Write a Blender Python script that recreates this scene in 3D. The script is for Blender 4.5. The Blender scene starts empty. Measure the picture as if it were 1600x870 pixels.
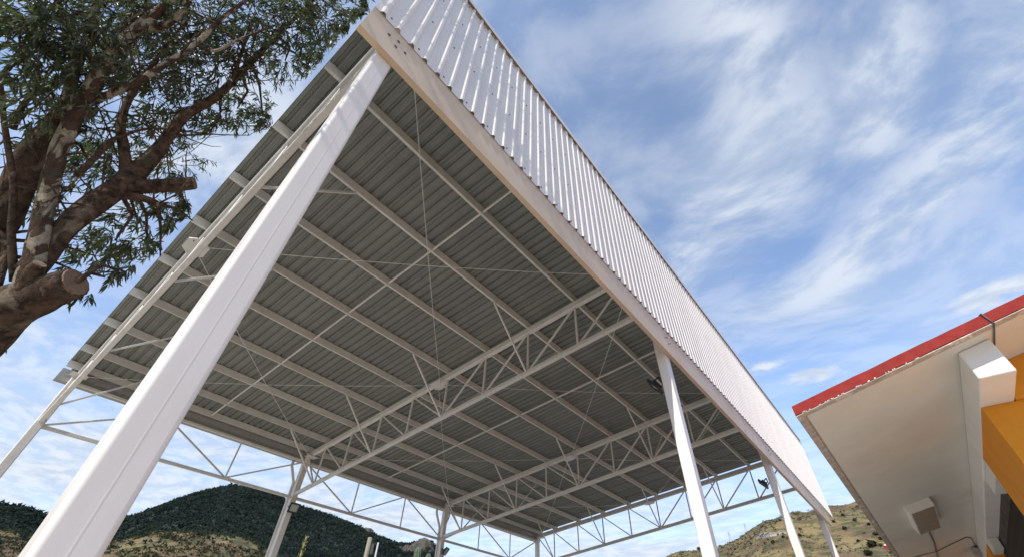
import bpy, math, random
import numpy as np
from mathutils import Vector, Matrix

# ------------------------------------------------------------------ scene, camera, sky, sun, exposure
sc = bpy.context.scene
col = sc.collection
R = math.radians
GZ = 1.6                                   # eye height above the court

cam_d = bpy.data.cameras.new('camera'); cam = bpy.data.objects.new('camera', cam_d); col.objects.link(cam)
cam_d.sensor_width = 36.0; cam_d.sensor_fit = 'HORIZONTAL'
cam_d.lens = 658.71 / 1600.0 * 36.0
cam_d.clip_start = 0.05; cam_d.clip_end = 6000
RR = ((0.7763288938, 0.6293005714, 0.0359755395), (0.4089189704, -0.5462487210, 0.7310250409), (0.4796860684, -0.5528047808, -0.6814016071))
M = Matrix(((RR[0][0], RR[1][0], RR[2][0], 2.66417), (RR[0][1], RR[1][1], RR[2][1], -0.41428), (RR[0][2], RR[1][2], RR[2][2], GZ), (0, 0, 0, 1)))
cam.matrix_world = M
sc.camera = cam

SUN_EL = R(38); SUN_DIR = Vector((0.12, -0.993, 0)).normalized()     # horizontal direction towards the sun
sun_d = bpy.data.lights.new('sun', 'SUN'); sun_d.energy = 4.2; sun_d.angle = R(0.53); sun_d.color = (1.0, 0.95, 0.87)
sun = bpy.data.objects.new('sun', sun_d); col.objects.link(sun)
sv = Vector((SUN_DIR.x * math.cos(SUN_EL), SUN_DIR.y * math.cos(SUN_EL), math.sin(SUN_EL)))
sun.rotation_euler = sv.to_track_quat('Z', 'Y').to_euler()

vs = sc.view_settings
vs.view_transform = 'Standard'; vs.look = 'None'; vs.gamma = 1.0; vs.use_curve_mapping = False; vs.exposure = 0.0

wd = bpy.data.worlds.new('World'); sc.world = wd; wd.use_nodes = True
wt = wd.node_tree; wt.nodes.clear()

class NT:
    """small node-tree helper"""
    def __init__(s, tree): s.t = tree
    def n(s, typ, **kw):
        x = s.t.nodes.new(typ)
        for k, v in kw.items(): setattr(x, k, v)
        return x
    def set(s, sock, v):
        if hasattr(v, 'links'): s.t.links.new(v, sock)
        elif v is not None: sock.default_value = v
    def math(s, op, a, b=None, c=None, clamp=False):
        x = s.n('ShaderNodeMath', operation=op); x.use_clamp = clamp
        s.set(x.inputs[0], a)
        if b is not None: s.set(x.inputs[1], b)
        if c is not None: s.set(x.inputs[2], c)
        return x.outputs[0]
    def vmath(s, op, a, b=None):
        x = s.n('ShaderNodeVectorMath', operation=op); s.set(x.inputs[0], a)
        if b is not None: s.set(x.inputs[1], b)
        return x.outputs['Value'] if op in ('LENGTH', 'DOT_PRODUCT', 'DISTANCE') else x.outputs[0]
    def noise(s, vec, scale, detail=4, rough=0.55, dist=0.0, out='Fac', dim='3D'):
        x = s.n('ShaderNodeTexNoise', noise_dimensions=dim)
        if vec is not None: s.set(x.inputs['Vector'], vec)
        x.inputs['Scale'].default_value = scale; x.inputs['Detail'].default_value = detail
        x.inputs['Roughness'].default_value = rough; x.inputs['Distortion'].default_value = dist
        return x.outputs[out]
    def maprange(s, v, a, b, c=0.0, d=1.0, smooth=True):
        x = s.n('ShaderNodeMapRange'); x.interpolation_type = 'SMOOTHSTEP' if smooth else 'LINEAR'
        s.set(x.inputs[0], v)
        for i, q in enumerate((a, b, c, d)): x.inputs[i + 1].default_value = q
        return x.outputs[0]
    def mix(s, f, a, b, blend='MIX'):
        x = s.n('ShaderNodeMix', data_type='RGBA', blend_type=blend)
        s.set(x.inputs[0], f)
        for sock, v in ((x.inputs[6], a), (x.inputs[7], b)):
            if isinstance(v, tuple) and len(v) == 3: v = (*v, 1)
            s.set(sock, v)
        return x.outputs[2]
    def mapping(s, vec, loc=(0, 0, 0), rot=(0, 0, 0), sca=(1, 1, 1), typ='POINT'):
        x = s.n('ShaderNodeMapping', vector_type=typ); s.set(x.inputs[0], vec)
        x.inputs[1].default_value = loc; x.inputs[2].default_value = rot; x.inputs[3].default_value = sca
        return x.outputs[0]

W = NT(wt)
skyn = W.n('ShaderNodeTexSky', sky_type='NISHITA'); skyn.sun_disc = False
skyn.sun_elevation = SUN_EL; skyn.sun_rotation = math.atan2(SUN_DIR.x, SUN_DIR.y)
skyn.altitude = 2000; skyn.air_density = 1.0; skyn.dust_density = 0.4; skyn.ozone_density = 1.6
tc = W.n('ShaderNodeTexCoord')
dirv = W.vmath('NORMALIZE', tc.outputs['Generated'])
sep = W.n('ShaderNodeSeparateXYZ'); W.set(sep.inputs[0], dirv)
zz = W.math('ADD', W.math('MAXIMUM', sep.outputs[2], 0.0), 0.03)
cmb = W.n('ShaderNodeCombineXYZ')
W.set(cmb.inputs[0], W.math('DIVIDE', sep.outputs[0], zz)); W.set(cmb.inputs[1], W.math('DIVIDE', sep.outputs[1], zz))
P = cmb.outputs[0]                                                    # position on the cloud layer
warp = W.noise(P, 1.5, 1, 0.5, out='Color', dim='2D')
Pw = W.vmath('ADD', P, W.vmath('MULTIPLY', W.vmath('SUBTRACT', warp, (0.5, 0.5, 0.5)), (0.30, 0.30, 0.0)))
streak = W.mapping(Pw, rot=(0, 0, R(-52)), sca=(1.0, 1.35, 1.0))
n1 = W.noise(streak, 1.25, 3, 0.5, dim='2D')
n2 = W.noise(streak, 5.6, 6, 0.58, dim='2D')
thin = W.math('ADD', W.math('MULTIPLY', n1, 0.68), W.math('MULTIPLY', n2, 0.32))
veil = W.maprange(thin, 0.34, 0.68, 0.14, 0.44)
def bank(cx, cy, rx, ry, rot, edge0=1.45, edge1=0.05):
    q = W.mapping(Pw, loc=(cx, cy, 0), rot=(0, 0, R(rot)), sca=(rx, ry, 1), typ='TEXTURE')
    d = W.vmath('LENGTH', q)
    return W.maprange(d, edge1, edge0, 1.0, 0.0)
banks = None
for args in ((0.13, 0.52, 0.34, 0.105, 100), (0.02, 0.86, 0.34, 0.12, 118), (-0.16, 1.03, 0.26, 0.10, 132),
             (0.50, 1.02, 0.50, 0.17, 124), (0.22, 1.28, 0.40, 0.16, 140), (0.33, 0.80, 0.30, 0.12, 120),
                          (-0.95, -0.02, 0.5, 0.22, 20), (-3.9, 0.5, 1.5, 0.8, 30), (-3.2, 2.2, 1.2, 0.7, 60), (-2.3, 4.6, 1.6, 1.0, 40),
             (-2.7, -0.5, 0.9, 0.35, 60), (1.0, -1.0, 0.9, 0.4, 60)):
    b = bank(*args)
    banks = b if banks is None else W.math('MAXIMUM', banks, b)
puff = W.maprange(W.math('ADD', W.math('MULTIPLY', n2, 0.6), W.math('MULTIPLY', n1, 0.4)), 0.28, 0.64)
cl = W.math('MULTIPLY', banks, W.math('ADD', W.math('MULTIPLY', puff, 0.60), 0.18))
Ps = W.vmath('ADD', P, W.vmath('MULTIPLY', W.vmath('SUBTRACT', W.noise(P, 9.0, 3, 0.6, out='Color', dim='2D'), (0.5, 0.5, 0.5)), (0.16, 0.16, 0.0)))
small = None                                                          # a few separate little puffs
for cx, cy, rx, ry, ro in ((-0.175, 1.78, 0.075, 0.04, 15), (-0.035, 1.95, 0.11, 0.06, 25), (0.56, 1.74, 0.20, 0.06, -8), (-0.60, 2.30, 0.16, 0.08, 20), (0.95, 1.55, 0.16, 0.07, 10)):
    b_ = W.maprange(W.vmath('LENGTH', W.mapping(Ps, loc=(cx, cy, 0), rot=(0, 0, R(ro)), sca=(rx, ry, 1), typ='TEXTURE')), 0.2, 1.25, 0.85, 0.0)
    small = b_ if small is None else W.math('MAXIMUM', small, b_)
cl = W.math('MAXIMUM', cl, small)
low = W.maprange(sep.outputs[2], 0.06, 0.52, 0.94, 0.0)              # towards the horizon one looks through more cloud
lown = W.math('MULTIPLY', low, W.maprange(n1, 0.30, 0.60, 0.70, 1.0))
cov = W.math('SUBTRACT', 1.0, W.math('MULTIPLY', W.math('SUBTRACT', 1.0, W.math('MINIMUM', cl, 1.0)),
             W.math('MULTIPLY', W.math('SUBTRACT', 1.0, veil), W.math('SUBTRACT', 1.0, lown))), clamp=True)
ccol = W.mix(W.maprange(n2, 0.35, 0.65), (4.5, 5.1, 6.0), (5.9, 6.3, 6.9))
skyb = W.mix(1.0, skyn.outputs[0], (2.02, 2.16, 2.26), 'MULTIPLY')
wcol = W.mix(cov, skyb, ccol)
bg = W.n('ShaderNodeBackground'); bg.inputs[1].default_value = 0.14
W.set(bg.inputs[0], wcol)
wd.cycles.sampling_method = 'MANUAL'; wd.cycles.sample_map_resolution = 256
wo = W.n('ShaderNodeOutputWorld'); wt.links.new(bg.outputs[0], wo.inputs[0])

try:
    sc.cycles.max_bounces = 6; sc.cycles.diffuse_bounces = 5; sc.cycles.glossy_bounces = 3; sc.cycles.transmission_bounces = 3
except Exception: pass

# ------------------------------------------------------------------ materials
def mat(name, base, rough=0.5, *a, objvar=0.0, **k):
    m = mat0(name, base, rough, *a, **k)
    if objvar:
        t = NT(m.node_tree); b = m.node_tree.nodes['Principled BSDF']; src = b.inputs['Base Color'].links[0].from_socket
        rn = t.n('ShaderNodeObjectInfo').outputs['Random']
        g_ = t.n('ShaderNodeHueSaturation'); t.set(g_.inputs['Value'], t.maprange(rn, 0, 1, 1 - objvar, 1 + objvar, False)); t.set(g_.inputs['Color'], src); t.set(b.inputs['Base Color'], g_.outputs[0])
    return m
def mat0(name, base, rough=0.5, var=0.08, vscale=6.0, spec=0.5, metallic=0.0, bump=0.0, bscale=40.0, second=None, sfac=(0.5, 0.7), sscale=3.0, rvar=0.1, stretch=(1, 1, 1)):
    m = bpy.data.materials.new(name); m.use_nodes = True
    t = NT(m.node_tree); b = m.node_tree.nodes['Principled BSDF']
    tcn = t.n('ShaderNodeTexCoord'); ob = t.mapping(tcn.outputs['Object'], sca=stretch)
    n = t.noise(ob, vscale, 6, 0.6)
    lo = tuple(c * (1 - var) for c in base); hi = tuple(min(1, c * (1 + var)) for c in base)
    c = t.mix(t.maprange(n, 0.3, 0.7), lo, hi)
    if second is not None:
        n2 = t.noise(ob, sscale, 6, 0.65, 0.4)
        c = t.mix(t.maprange(n2, *sfac), c, second)
    t.set(b.inputs['Base Color'], c)
    t.set(b.inputs['Roughness'], t.maprange(t.noise(ob, vscale * 1.7, 4), 0.3, 0.7, max(0.02, rough - rvar), min(1, rough + rvar)))
    b.inputs['Specular IOR Level'].default_value = spec; b.inputs['Metallic'].default_value = metallic
    if bump:
        bn = t.n('ShaderNodeBump'); bn.inputs['Strength'].default_value = bump; bn.inputs['Distance'].default_value = 0.02
        t.set(bn.inputs['Height'], t.noise(ob, bscale, 5, 0.6)); t.set(b.inputs['Normal'], bn.outputs[0])
    return m

MT = {}
MT['white'] = mat('white_enamel', (0.83, 0.775, 0.705), 0.32, 0.03, 3.0, second=(0.70, 0.64, 0.58), sfac=(0.45, 0.85), sscale=2.4, stretch=(1, 1, 0.22))
MT['steel'] = mat('cream_white_steel_paint', (0.76, 0.74, 0.69), 0.45, 0.06, 4.0, objvar=0.06, second=(0.64, 0.605, 0.545), sfac=(0.55, 0.8), sscale=2.0)
MT['purlin'] = mat('off_white_purlin_paint', (0.70, 0.68, 0.62), 0.5, 0.06, 3.0, objvar=0.06, second=(0.60, 0.565, 0.50), sfac=(0.5, 0.8), sscale=1.3)
MT['fascia'] = mat('beige_channel_paint', (0.66, 0.52, 0.37), 0.45, 0.05, 1.2, second=(0.57, 0.39, 0.26), sfac=(0.55, 0.85), sscale=0.8, bump=0.05, bscale=4)
MT['under'] = mat('roof_sheet_grey_backing', (0.235, 0.245, 0.215), 0.48, 0.05, 2.0, second=(0.20, 0.205, 0.18), sfac=(0.5, 0.8), sscale=0.7, objvar=0.10)
MT['clad'] = mat('white_prepainted_sheet', (0.80, 0.745, 0.685), 0.22, 0.03, 2.0, bump=0.03, bscale=2.0, second=(0.74, 0.685, 0.625), sfac=(0.5, 0.8), sscale=0.9, objvar=0.03)
MT['galv'] = mat('grey_galvanised_steel', (0.42, 0.42, 0.40), 0.42, 0.10, 9.0, metallic=0.35)
MT['dark'] = mat('black_lamp_housing', (0.018, 0.018, 0.02), 0.4, 0.1)
MT['lens'] = mat('pale_lamp_glass', (0.42, 0.44, 0.38), 0.2, 0.08, 20)
MT['bolt'] = mat('dull_bolt_steel', (0.16, 0.13, 0.11), 0.55, 0.1)
MT['rust'] = mat('screw_head', (0.10, 0.09, 0.09), 0.5, 0.1)

# ------------------------------------------------------------------ mesh helpers
class MB:
    def __init__(s): s.v = []; s.f = []
    def add(s, vs_, fs):
        o = len(s.v); s.v += [tuple(v) for v in vs_]; s.f += [tuple(i + o for i in f) for f in fs]; return s
    def box(s, c, d):
        x, y, z = c; a, b, e = d[0] / 2, d[1] / 2, d[2] / 2
        return s.add([(x + i * a, y + j * b, z + k * e) for i in (-1, 1) for j in (-1, 1) for k in (-1, 1)],
                     [(0, 1, 3, 2), (4, 6, 7, 5), (0, 4, 5, 1), (2, 3, 7, 6), (0, 2, 6, 4), (1, 5, 7, 3)])
    def sweep(s, p0, p1, prof, up=(0, 0, 1), caps=True):
        """closed 2-D profile (side, up) swept from p0 to p1"""
        p0 = Vector(p0); p1 = Vector(p1); d = (p1 - p0).normalized(); up = Vector(up)
        sd = d.cross(up)
        if sd.length < 1e-5: sd = d.cross(Vector((0, 1, 0)))
        sd.normalize(); u = sd.cross(d); n = len(prof)
        vs_ = [p + sd * a + u * b for p in (p0, p1) for a, b in prof]
        fs = [(i, (i + 1) % n, n + (i + 1) % n, n + i) for i in range(n)]
        if caps: fs += [tuple(range(n))[::-1], tuple(range(n, 2 * n))]
        return s.add(vs_, fs)
    def bar(s, p0, p1, w, h, up=(0, 0, 1)):
        c = min(w, h) * 0.12
        a, b = w / 2, h / 2
        return s.sweep(p0, p1, [(-a + c, -b), (a - c, -b), (a, -b + c), (a, b - c), (a - c, b), (-a + c, b), (-a, b - c), (-a, -b + c)], up)
    def tube(s, pts, rs, n=8, caps=True):
        pts = [Vector(p) for p in pts]
        if not hasattr(rs, '__len__'): rs = [rs] * len(pts)
        vs_ = []; prev = None
        for i, p in enumerate(pts):
            d = (pts[min(i + 1, len(pts) - 1)] - pts[max(i - 1, 0)]).normalized()
            if prev is None: prev = d.orthogonal().normalized()
            a = (prev - d * prev.dot(d)).normalized(); b = d.cross(a); prev = a
            vs_ += [p + (a * math.cos(2 * math.pi * k / n) + b * math.sin(2 * math.pi * k / n)) * rs[i] for k in range(n)]
        fs = [(i * n + k, i * n + (k + 1) % n, (i + 1) * n + (k + 1) % n, (i + 1) * n + k) for i in range(len(pts) - 1) for k in range(n)]
        if caps: fs += [tuple(range(n))[::-1], tuple(range((len(pts) - 1) * n, len(pts) * n))]
        return s.add(vs_, fs)
    def mesh(s, name):
        me = bpy.data.meshes.new(name); me.from_pydata(s.v, [], s.f); me.update(); return me
    def build(s, name, m, parent=None, smooth=False):
        me = s.mesh(name); me.materials.append(m)
        if smooth:
            for p in me.polygons: p.use_smooth = True
        return link(name, me, parent)

def link(name, data, parent=None):
    o = bpy.data.objects.new(name, data); col.objects.link(o)
    if parent is not None: o.parent = parent
    return o
def tag(o, label=None, cat=None, group=None, kind=None):
    for k, v in (('label', label), ('category', cat), ('group', group), ('kind', kind)):
        if v: o[k] = v
    return o
def thing(name, label, cat, loc=(0, 0, 0), group=None):
    o = link(name, None); o.location = loc; o.empty_display_size = 0.2
    return tag(o, label, cat, group)
def smooth_by_angle(o, ang=35):
    me = o.data
    for p in me.polygons: p.use_smooth = True
    try: me.set_sharp_from_angle(angle=R(ang))
    except Exception: pass
    return o
def rounded(w, h, r, seg=4, notch=0.0):
    pts = []
    for cx, cy, a0 in ((w / 2 - r, h / 2 - r, 0), (-w / 2 + r, h / 2 - r, 90), (-w / 2 + r, -h / 2 + r, 180), (w / 2 - r, -h / 2 + r, 270)):
        for k in range(seg + 1):
            a = R(a0 + 90 * k / seg); pts.append((cx + r * math.cos(a), cy + r * math.sin(a)))
        if notch:
            if a0 == 0: pts += [(0.004, h / 2), (0, h / 2 - notch), (-0.004, h / 2)]
            if a0 == 90: pts += [(-w / 2, 0.004), (-w / 2 + notch, 0), (-w / 2, -0.004)]
            if a0 == 180: pts += [(-0.004, -h / 2), (0, -h / 2 + notch), (0.004, -h / 2)]
            if a0 == 270: pts += [(w / 2, -0.004), (w / 2 - notch, 0), (w / 2, 0.004)]
    return pts

# ------------------------------------------------------------------ ground
g = MB().add([(-2500, -2500, 0), (2500, -2500, 0), (2500, 2500, 0), (-2500, 2500, 0)], [(0, 1, 2, 3)])
MT['earth'] = mat('dry_tan_earth', (0.34, 0.27, 0.19), 0.9, 0.2, 0.3, spec=0.2, second=(0.26, 0.22, 0.12), sscale=0.05)
tag(g.build('ground', MT['earth']), kind='structure')
MT['court'] = mat('pale_court_concrete', (0.49, 0.45, 0.395), 0.75, 0.1, 0.6, spec=0.3, second=(0.42, 0.385, 0.335), sscale=0.4)
g = MB().add([(-17.2, -3.5, 0.004), (9, -3.5, 0.004), (9, 27.5, 0.004), (-17.2, 27.5, 0.004)], [(0, 1, 2, 3)])
tag(g.build('court_pavement', MT['court']), kind='structure')

# ------------------------------------------------------------------ the steel canopy
XF = -15.414                        # far column line
YS = [0.0, 8.0, 16.07, 24.05]       # frames
SL = 0.1257                         # roof slope
ZT = 8.0945 + GZ; ZB = 6.7656 + GZ
def ztop(x): return ZT + SL * x                   # underside of the truss top chord
def zbot(x): return ZB + 0.1278 * x               # axis of the truss bottom chord
PUR = [-0.45 - 1.71 * k for k in range(9)]
Y0, Y1 = -0.43, 24.40
canopy = thing('court_canopy', 'large white steel court canopy with corrugated roof and tall ribbed side cladding', 'canopy', (0, 0, 0))

def column(x, y, z1, s, extra=None):
    b = MB().sweep((x, y, 0.02), (x, y, z1), rounded(s, s, 0.030, 6), up=(0, 1, 0))
    o = smooth_by_angle(b.build('column', MT['white'], canopy), 60)
    wn = o.modifiers.new('weighted_normal', 'WEIGHTED_NORMAL'); wn.weight = 100; wn.keep_sharp = True
    for dx, dy in ((1, 0), (0, -1)):
        MB().box((x + dx * (s / 2 + 0.0003), y + dy * (s / 2 + 0.0003), z1 / 2), (0.006 if dy else 0.0010, 0.006 if dx else 0.0010, z1 - 0.2)).build('weld_seam', MT['white'], o)
    pl = MB().box((x, y, 0.022), (s + 0.16, s + 0.16, 0.03))
    for i in (-1, 1):
        for j in (-1, 1): pl.tube([(x + i * (s / 2 + 0.045), y + j * (s / 2 + 0.045), 0.03), (x + i * (s / 2 + 0.045), y + j * (s / 2 + 0.045), 0.09)], 0.012, 6)
    pl.build('base_plate', MT['white'], o)
    return o
for i, y in enumerate(YS):
    column(0, y - (0.012 if i == 0 else 0), ztop(0) + 0.02, 0.225)
    column(XF, y, ztop(XF) + 0.02, 0.225)

PT = {}
def member(parent, name, p0, p1, w, h, m='steel', up=(0, 0, 1)):
    return MB().bar(p0, p1, w, h, up).build(name, MT[m], parent)
for i, y in enumerate(YS):
    a, b = (0.02, y, ztop(0.02) + 0.1), (XF - 0.10, y, ztop(XF - 0.1) + 0.1)
    tr = MB().bar(a, b, 0.15, 0.2).build('truss', MT['steel'], canopy)
    member(tr, 'bottom_chord', (-0.112, y, zbot(-0.11)), (XF + 0.112, y, zbot(XF + 0.11)), 0.115, 0.13)
    bt = lambda x: zbot(x) + 0.06
    for k, x in enumerate(PUR):
        member(tr, 'vertical_web', (x, y, bt(x)), (x, y, ztop(x) + 0.01), 0.055, 0.055, up=(1, 0, 0))
    nodes = []
    for k in range(4): nodes.append((PUR[k + 1] + 0.07, PUR[k] - 0.07))        # (bottom x, top x): near half
    nodes.append((PUR[0] + 0.07, -0.115))
    for k in range(5, 9): nodes.append((PUR[k - 1] - 0.07, PUR[k] + 0.07))
    nodes.append((PUR[8] - 0.07, XF + 0.115))
    for xb, xt in nodes:
        member(tr, 'diagonal_web', (xb, y, bt(xb)), (xt, y, ztop(xt) + 0.01), 0.05, 0.05, up=(0, 1, 0))
    # splice gusset with bolts below the middle of the top chord, and end gussets
    xm = -7.7
    gs = MB().add([], [])
    zc = ztop(xm) - 0.012
    oct_ = [(0.30, 0.10), (0.18, 0.24), (-0.18, 0.24), (-0.30, 0.10), (-0.30, -0.10), (-0.18, -0.24), (0.18, -0.24), (0.30, -0.10)]
    gs.add([(xm + u, y + v, zc + SL * u + dz) for dz in (0, -0.014) for u, v in oct_], [tuple(range(8)), tuple(range(8, 16))[::-1]] + [(q, (q + 1) % 8, 8 + (q + 1) % 8, 8 + q) for q in range(8)])
    go = gs.build('gusset_plate', MT['steel'], tr)
    for u, v in ((0.2, 0.12), (-0.2, 0.12), (0.2, -0.12), (-0.2, -0.12)):
        MB().tube([(xm + u, y + v, zc - 0.012), (xm + u, y + v, zc - 0.032)], 0.016, 6).build('bolt', MT['bolt'], go)
    for xe in (-0.35, XF + 0.30):
        MB().box((xe, y, ztop(xe) - 0.012), (0.34, 0.42, 0.014)).build('gusset_plate', MT['steel'], tr)
    for x in PUR:
        MB().add([], []).box((x + 0.05, y + 0.02, ztop(x) + 0.2 + 0.06), (0.008, 0.11, 0.12)).box((x + 0.085, y + 0.02, ztop(x + 0.085) + 0.206), (0.07, 0.11, 0.008)).build('purlin_cleat', MT['steel'], tr)
    # knee braces from the purlins to the bottom chord
    for k in (0, 2, 4, 6, 8):
        for sg in (-1, 1):
            yy = y + sg * 1.6
            if yy < Y0 + 0.3 or yy > Y1: continue
            x = PUR[k] - 0.02
            member(tr, 'knee_brace', (x, y + sg * 0.055, zbot(x) + 0.02), (x, yy, ztop(x) + 0.205), 0.05, 0.05, up=(1, 0, 0))

# purlins: lipped channels on the top chords, web towards the high side
def channel(h, fl, t, lip):
    return [(0, 0), (fl, 0), (fl, lip), (fl - t, lip), (fl - t, t), (t, t), (t, h - t), (fl - t, h - t), (fl - t, h - lip), (fl, h - lip), (fl, h), (0, h)]
for k, x in enumerate(PUR):
    zz_ = ztop(x) + 0.2
    pr = [(-a, b) for a, b in channel(0.2, 0.07, 0.006, 0.018)][::-1]
    MB().sweep((x + 0.035, Y0 + 0.012, zz_ + 0.004), (x + 0.035, Y1 - 0.02, zz_ + 0.004), pr, up=(SL, 0, 1)).build('purlin', MT['purlin'], canopy)
xe = XF + 0.16
pr = [(-a, b) for a, b in channel(0.2, 0.07, 0.006, 0.018)][::-1]
MB().sweep((xe, Y0 + 0.012, ztop(xe) + 0.204), (xe, Y1 - 0.02, ztop(xe) + 0.204), pr, up=(SL, 0, 1)).build('eave_purlin', MT['purlin'], canopy)
# bridging struts half-way along each bay
for i in range(3):
    y = (YS[i] + YS[i + 1]) / 2 - 0.1
    xs = PUR + [XF + 0.16]
    for k in range(len(xs) - 1):
        xa, xb = xs[k] - 0.045, xs[k + 1] + 0.04
        MB().bar((xa, y, ztop(xa) + 0.25), (xb, y, ztop(xb) + 0.25), 0.05, 0.05).build('bridging_strut', MT['steel'], canopy)
# cross-bracing rods below the top chords
for i in range(3):
    ya, yb = YS[i] + 0.12, YS[i + 1] - 0.12
    for xa, xb in ((-0.4, -7.55), (-7.55, -0.4), (-7.85, XF + 0.35), (XF + 0.35, -7.85)):
        p, q = Vector((xa, ya, ztop(xa) - 0.03)), Vector((xb, yb, ztop(xb) - 0.03))
        ptl = [p.lerp(q, s) + Vector((0, 0, -0.12 * 4 * s * (1 - s))) for s in (0, 0.25, 0.5, 0.75, 1)]
        MB().tube(ptl, 0.0085, 6).build('brace_rod', MT['steel'], canopy)

# roof sheets: one corrugated panel after another, ribs running down the slope
def rib_profile(pitch, n, rise, lip=0.0, wb=0.040, wt=0.020, sub=True):
    pts = [(0, lip)] if lip else []
    pts.append((0, 0))
    for k in range(n):
        c = (k + 0.5) * pitch
        pts += [(c - wb, 0), (c - wt, rise), (c + wt, rise), (c + wb, 0)]
        pts += [(c + pitch * 0.5 - 0.035, 0), (c + pitch * 0.5 - 0.022, 0.005), (c + pitch * 0.5 - 0.009, 0)] if sub and k < n - 1 else []
    pts.append((n * pitch, 0)); pts.append((n * pitch + 0.028, 0.0))
    return pts
NP = 26; PW = (Y1 - Y0) / NP
prof = rib_profile(PW / 4, 4, 0.050, -0.018, 0.046, 0.026)
XA, XB = 0.17, XF - 0.14
nx = 10
vs_, fs = [], []
for j in range(nx + 1):
    x = XA + (XB - XA) * j / nx
    for a, b in prof: vs_.append((x, a, ztop(x) + 0.412 + b))
n = len(prof)
for j in range(nx):
    for a in range(n - 1): fs.append((j * n + a, j * n + a + 1, (j + 1) * n + a + 1, (j + 1) * n + a))
rp = MB().add(vs_, fs).mesh('roof_panel'); rp.materials.append(MT['under'])
for k in range(NP):
    o = link('roof_panel', rp, canopy); o.location = (0, Y0 + k * PW, 0.0015 * (k % 2))

# side cladding: vertical ribbed panels above the channel
XC = 0.2
ZF0 = 5.3253 + GZ; ZF1 = 6.02 + GZ; ZC1 = 9.72 + GZ
YE = 26.75
NC = 29; CW = (YE - Y0) / NC
prof = rib_profile(CW / 4, 4, 0.040, 0, 0.047, 0.016, False)
n = len(prof); nz = 6; vs_, fs = [], []
for j in range(nz + 1):
    z = ZF1 - 0.03 + (ZC1 - ZF1 + 0.02) * j / nz
    for a, b in prof: vs_.append((XC + 0.008 + b, a, z))
for j in range(nz):
    for a in range(n - 1): fs.append((j * n + a, j * n + a + 1, (j + 1) * n + a + 1, (j + 1) * n + a))
cp = MB().add(vs_, fs).mesh('cladding_panel'); cp.materials.append(MT['clad'])
sb = MB()
for z in (ZF1 + 0.10, ZF1 + 1.25, ZF1 + 2.40, ZC1 - 0.22):
    for k in (0.93, 2.93):
        yy = k * CW / 4; sb.tube([(XC + 0.006, yy, z), (XC + 0.018, yy, z)], 0.013, 6)
sm = sb.mesh('screws'); sm.materials.append(MT['rust'])
for k in range(NC):
    o = link('cladding_panel', cp, canopy); o.location = (0.002 * (k % 2), Y0 + k * CW, 0)
    link('screws', sm, o)
# girts behind the cladding
for z in (ZF1 + 1.25, ZF1 + 2.40, ZC1 - 0.12):
    MB().box((XC - 0.035, (Y0 + YE) / 2, z), (0.06, YE - Y0 - 0.1, 0.12)).build('girt', MT['purlin'], canopy)
# folded trim along the top
tp = [(-0.13, 0.0), (0.075, 0.0), (0.075, -0.16), (0.068, -0.16), (0.068, -0.008), (-0.122, -0.008), (-0.122, -0.12), (-0.13, -0.12)]
ntr = 9
for k in range(ntr):
    ya = Y0 - 0.02 + (YE - Y0 + 0.04) * k / ntr; yb = Y0 - 0.02 + (YE - Y0 + 0.04) * (k + 1) / ntr - 0.004
    MB().sweep((XC, ya, ZC1 + 0.05 + 0.002 * (k % 2)), (XC, yb, ZC1 + 0.05 + 0.002 * (k % 2)), [(a, b) for a, b in tp], up=(0, 0, 1)).build('top_trim', MT['clad'], canopy)
# the beige channel under the cladding
YFE = 25.3
fh = ZF1 - ZF0
cpf = [(0, 0), (0, fh), (-0.085, fh), (-0.085, fh - 0.03), (-0.079, fh - 0.03), (-0.079, fh - 0.006), (-0.007, fh - 0.006), (-0.007, 0.006), (-0.079, 0.006), (-0.079, 0.03), (-0.085, 0.03), (-0.085, 0)]
fo = MB().sweep((XC, Y0, ZF0), (XC, YFE, ZF0), cpf).build('eave_channel', MT['fascia'], canopy)
for i, y in enumerate(YS):
    for dy, dz in ((-0.13, 0.40), (0.0, 0.47), (0.0, 0.30), (0.13, 0.38)):
        MB().tube([(XC - 0.002, y + dy, ZF0 + dz), (XC + 0.012, y + dy, ZF0 + dz)], 0.021, 6).build('bolt', MT['bolt'], fo)
    MB().box((0.153, y, ZF0 + 0.36), (0.07, 0.3, 0.5)).build('connection_plate', MT['steel'], canopy)

# far eave: gutter with downspouts
ZG = 6.0116 + GZ
gx = XF - 0.30
gp = [(0, 0), (0, 0.40), (0.015, 0.40), (0.015, 0.01), (0.25, 0.01), (0.25, 0.36), (0.262, 0.36), (0.262, 0)]
gut = MB().sweep((gx, Y0 - 0.005, ZG), (gx, Y1, ZG), gp).build('gutter', MT['galv'], canopy)
MB().box((XF - 0.01, 12, ZG + 0.34), (0.006, 24.5, 0.34)).build('gutter_apron', MT['galv'], canopy)
for y in YS[1:3]:
    for sg in ((-1,) if y < 10 else (-1, 1)):
        pts = [(gx + 0.13, y + sg * 0.44, ZG + 0.02), (gx + 0.13, y + sg * 0.44, ZG - 0.16), (gx + 0.13, y + sg * 0.42, ZG - 0.24), (gx + 0.16, y + sg * 0.16, ZG - 0.74), (gx + 0.16, y + sg * 0.13, ZG - 0.86), (gx + 0.16, y + sg * 0.13, 0.2)]
        MB().tube(pts, 0.055, 10).build('downspout', MT['steel'], canopy, True)
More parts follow.
